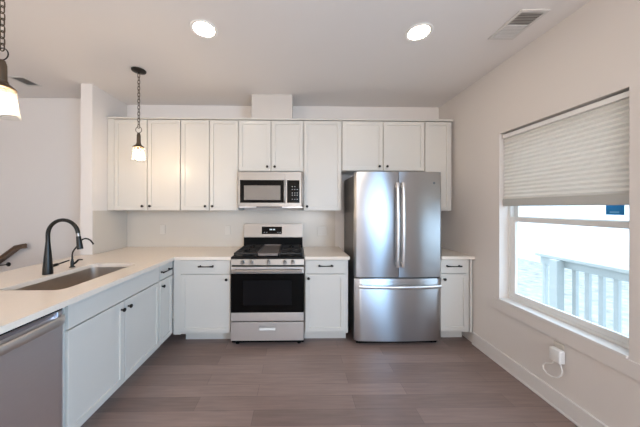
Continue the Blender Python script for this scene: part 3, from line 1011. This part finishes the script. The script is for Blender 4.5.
def bow(x):
    """the three fronts share one gently bowed face"""
    u = (x - FC) / ((FX1 - FX0) / 2)
    edge = max(0.0, (abs(u) - 0.955) / 0.045)
    return FY + 0.016 * u * u + 0.020 * edge * edge


def bowed(x0, x1, z0, z1, n=24):
    pts = [x0 + (x1 - x0) * k / n for k in range(n + 1)]
    r = 0.006

    def loop(z, ins):
        front = [(min(max(x, x0 + ins), x1 - ins), bow(x) + ins, z) for x in pts]
        return front + [(x1 - ins, FY + 0.070, z), (x0 + ins, FY + 0.070, z)]
    return MB().loft([loop(z0, r), loop(z0 + r * 0.3, r * 0.3), loop(z0 + r, 0), loop(z1 - r, 0), loop(z1 - r * 0.3, r * 0.3), loop(z1, r)])


split = 1.046
ld = bowed(FX0, split - 0.003, 0.714, 1.806).build('door', M['steel'], fr_, o, smooth=35)
rd = bowed(split + 0.003, FX1, 0.714, 1.806).build('door', M['steel'], fr_, o, smooth=35)
fd = bowed(FX0, FX1, 0.055, 0.703).build('freezer_drawer', M['steel'], fr_, o, smooth=35)
for d_o, hx in ((ld, 1.022), (rd, 1.080)):
    yb = bow(hx)
    h_ = MB()
    zs = [0.825, 0.845, 0.90, 1.0, 1.26, 1.52, 1.62, 1.67, 1.69]
    outw = [0.030, 0.036, 0.042, 0.047, 0.052, 0.047, 0.042, 0.036, 0.030]
    loops = []
    for z, w_ in zip(zs, outw):
        loops.append([(hx + 0.0145 * math.cos(2 * PI * k / 14), yb - w_ + 0.010 * math.sin(2 * PI * k / 14), z) for k in range(14)])
    h_.loft(loops)
    for z in (0.862, 1.653):
        h_.box(hx - 0.010, hx + 0.010, yb - 0.036, yb - 0.0008, z - 0.014, z + 0.014, 0.003)
    h_.build('handle', M['handle_steel'], d_o, o, smooth=45)
h_ = MB()
pts = [(FX0 + 0.035 + (FX1 - FX0 - 0.07) * k / 20) for k in range(21)]
loops = []
for x in pts:
    u = (x - FC) / ((FX1 - FX0) / 2)
    yy = bow(x) - 0.048 + 0.016 * u ** 6
    loops.append([(x, yy + 0.010 * math.cos(2 * PI * k / 14), 0.632 - 0.006 * (1 - u * u) + 0.017 * math.sin(2 * PI * k / 14)) for k in range(14)])
h_.loft(loops)
for x in (FX0 + 0.065, FX1 - 0.065):
    h_.box(x - 0.014, x + 0.014, bow(x) - 0.040, bow(x) - 0.0015, 0.620, 0.642, 0.003)
h_.build('handle', M['handle_steel'], fd, o, smooth=45)
# round maker's emblem high on the right door
ex, ez = 1.420, 1.690
eb = MB().lathe([(0.013, -0.0002), (0.013, -0.0022), (0.0115, -0.0026), (0.0105, -0.0016), (0.002, -0.0014)], (ex, bow(ex), ez), 'Y', 24)
for a0 in (0.15 * PI, 1.15 * PI):
    eb.tube(arc((ex - 0.0025 if a0 < PI else ex + 0.0025, bow(ex) - 0.0024, ez), 0.0045, a0, a0 + 1.3 * PI, 10), 0.0008, 6)
eb.build('emblem', M['emblem'], rd, o)

# ------------------------------------------------------------------ window shade, sticker
ws = thing('window_blind', 'pale grey pleated cellular blind half lowered over the window', 'window blind', (XR + 0.045, (WY0 + WY1) / 2, 1.445))
o = (XR + 0.045, (WY0 + WY1) / 2, 1.445)
sy0, sy1 = WY0 + 0.006, WY1 - 0.012
MB().box(XR + 0.016, XR + 0.070, sy0, sy1, 2.066, 2.100, 0.003).build('headrail', M['white_plastic'], ws, o)
zt, zb, pitch = 2.0655, 1.518, 0.0315
n = int((zt - zb) / pitch)
front, back = [], []
for k in range(n):
    z1_ = zt - (zt - zb) * k / n
    dz = (zt - zb) / n
    front += [(XR + 0.038, z1_), (XR + 0.0265, z1_ - dz * 0.5)]
front.append((XR + 0.038, zb))
for x, z in front:
    back.append((XR + 0.052 - (0.0 if x > XR + 0.035 else -0.0105), z))
prof = front + back[::-1]
fb = MB()
fb.loft([[(x, sy0 + 0.002, z) for x, z in prof], [(x, sy1 - 0.002, z) for x, z in prof]])
fb.build('pleated_fabric', M['fabric'], ws, o)
MB().box(XR + 0.022, XR + 0.066, sy0, sy1, 1.4505, 1.517, 0.003).build('bottom_rail', mat('shade_bottom_rail', srgb(186, 184, 178), 0.6), ws, o)

st = thing('window_sticker', 'small blue sticker on the upper glass just under the pleated blind', 'sticker', (fx + 0.0415, 1.5, 1.40))
o = (fx + 0.0415, 1.5, 1.40)
MB().box(fx + 0.0405, fx + 0.0418, 1.432, 1.520, 1.390, 1.456).build('label_sheet', M['sticker'], st, o)
MB().box(fx + 0.0398, fx + 0.0404, 1.455, 1.500, 1.402, 1.412).build('printed_band', M['sticker_pale'], st, o)

# ------------------------------------------------------------------ outlet by the window with plugged-in adapter
ot = outlet('wall_outlet', 'white wall outlet low under the window, behind the plugged-in device', (XR, 1.680, 0.420), -PI / 2, 1)
ad = thing('plug_in_adapter', 'white plug-in adapter with a looped cord on the wall under the window', 'adapter', (XR - 0.0085, 1.668, 0.35))
o = (XR - 0.0085, 1.668, 0.35)
MB().box(XR - 0.052, XR - 0.0088, 1.632, 1.706, 0.350, 0.440, 0.008, 3).build('housing', M['white_plastic'], ad, o, smooth=40)
cpts = [(XR - 0.032, 1.646, 0.3495), (XR - 0.034, 1.638, 0.3320), (XR - 0.035, 1.630, 0.3070), (XR - 0.035, 1.638, 0.2720), (XR - 0.034, 1.662, 0.2420), (XR - 0.033, 1.695, 0.2250), (XR - 0.032, 1.735, 0.2220),
        (XR - 0.030, 1.762, 0.2360), (XR - 0.028, 1.768, 0.2620), (XR - 0.028, 1.748, 0.2900), (XR - 0.028, 1.715, 0.3100), (XR - 0.028, 1.695, 0.3270), (XR - 0.028, 1.692, 0.3495)]
MB().tube(cpts, 0.0042, 10).build('cord', M['white_plastic'], ad, o, smooth=60)

# ------------------------------------------------------------------ stair handrail on the far left wall
hr = thing('stair_handrail', 'stained wood stair handrail on the far left wall behind the counter', 'handrail', (-3.45, YS, 0.95))
o = (-3.45, YS, 0.95)
RYY = YS - 0.075
hp = [(-4.35, 0.160), (-3.496, 0.811), (-3.300, 0.958), (-3.210, 0.976)]


def rail_loop(x, z, sl):
    c_, s_ = math.cos(sl), math.sin(sl)
    shape = [(-0.028, -0.026), (0.028, -0.026), (0.022, -0.006), (0.030, 0.012), (0.020, 0.027), (-0.020, 0.027), (-0.030, 0.012), (-0.022, -0.006)]
    return [(x - v * s_, RYY + u, z + v * c_) for u, v in shape]


sl = math.atan2(0.75, 1.0)
MB().loft([rail_loop(*hp[0], sl), rail_loop(*hp[1], sl), rail_loop(*hp[2], sl * 0.6), rail_loop(*hp[3], 0.15)]).build('rail', M['rail_wood'], hr, o)
for bx, bz in ((-3.480, 0.743), (-4.10, 0.270)):
    bb = MB()
    bb.lathe([(0.026, 0), (0.026, -0.006), (0.012, -0.012), (0.009, -0.02)], (bx, YS - 0.0005, bz), 'Y', 18)
    bb.tube([(bx, YS - 0.012, bz), (bx - 0.02, YS - 0.045, bz), (bx - 0.040, RYY, bz + 0.004), (bx - 0.046, RYY, bz + 0.028)], 0.0065, 10)
    bb.build('bracket', M['bronze'], hr, o, smooth=50)
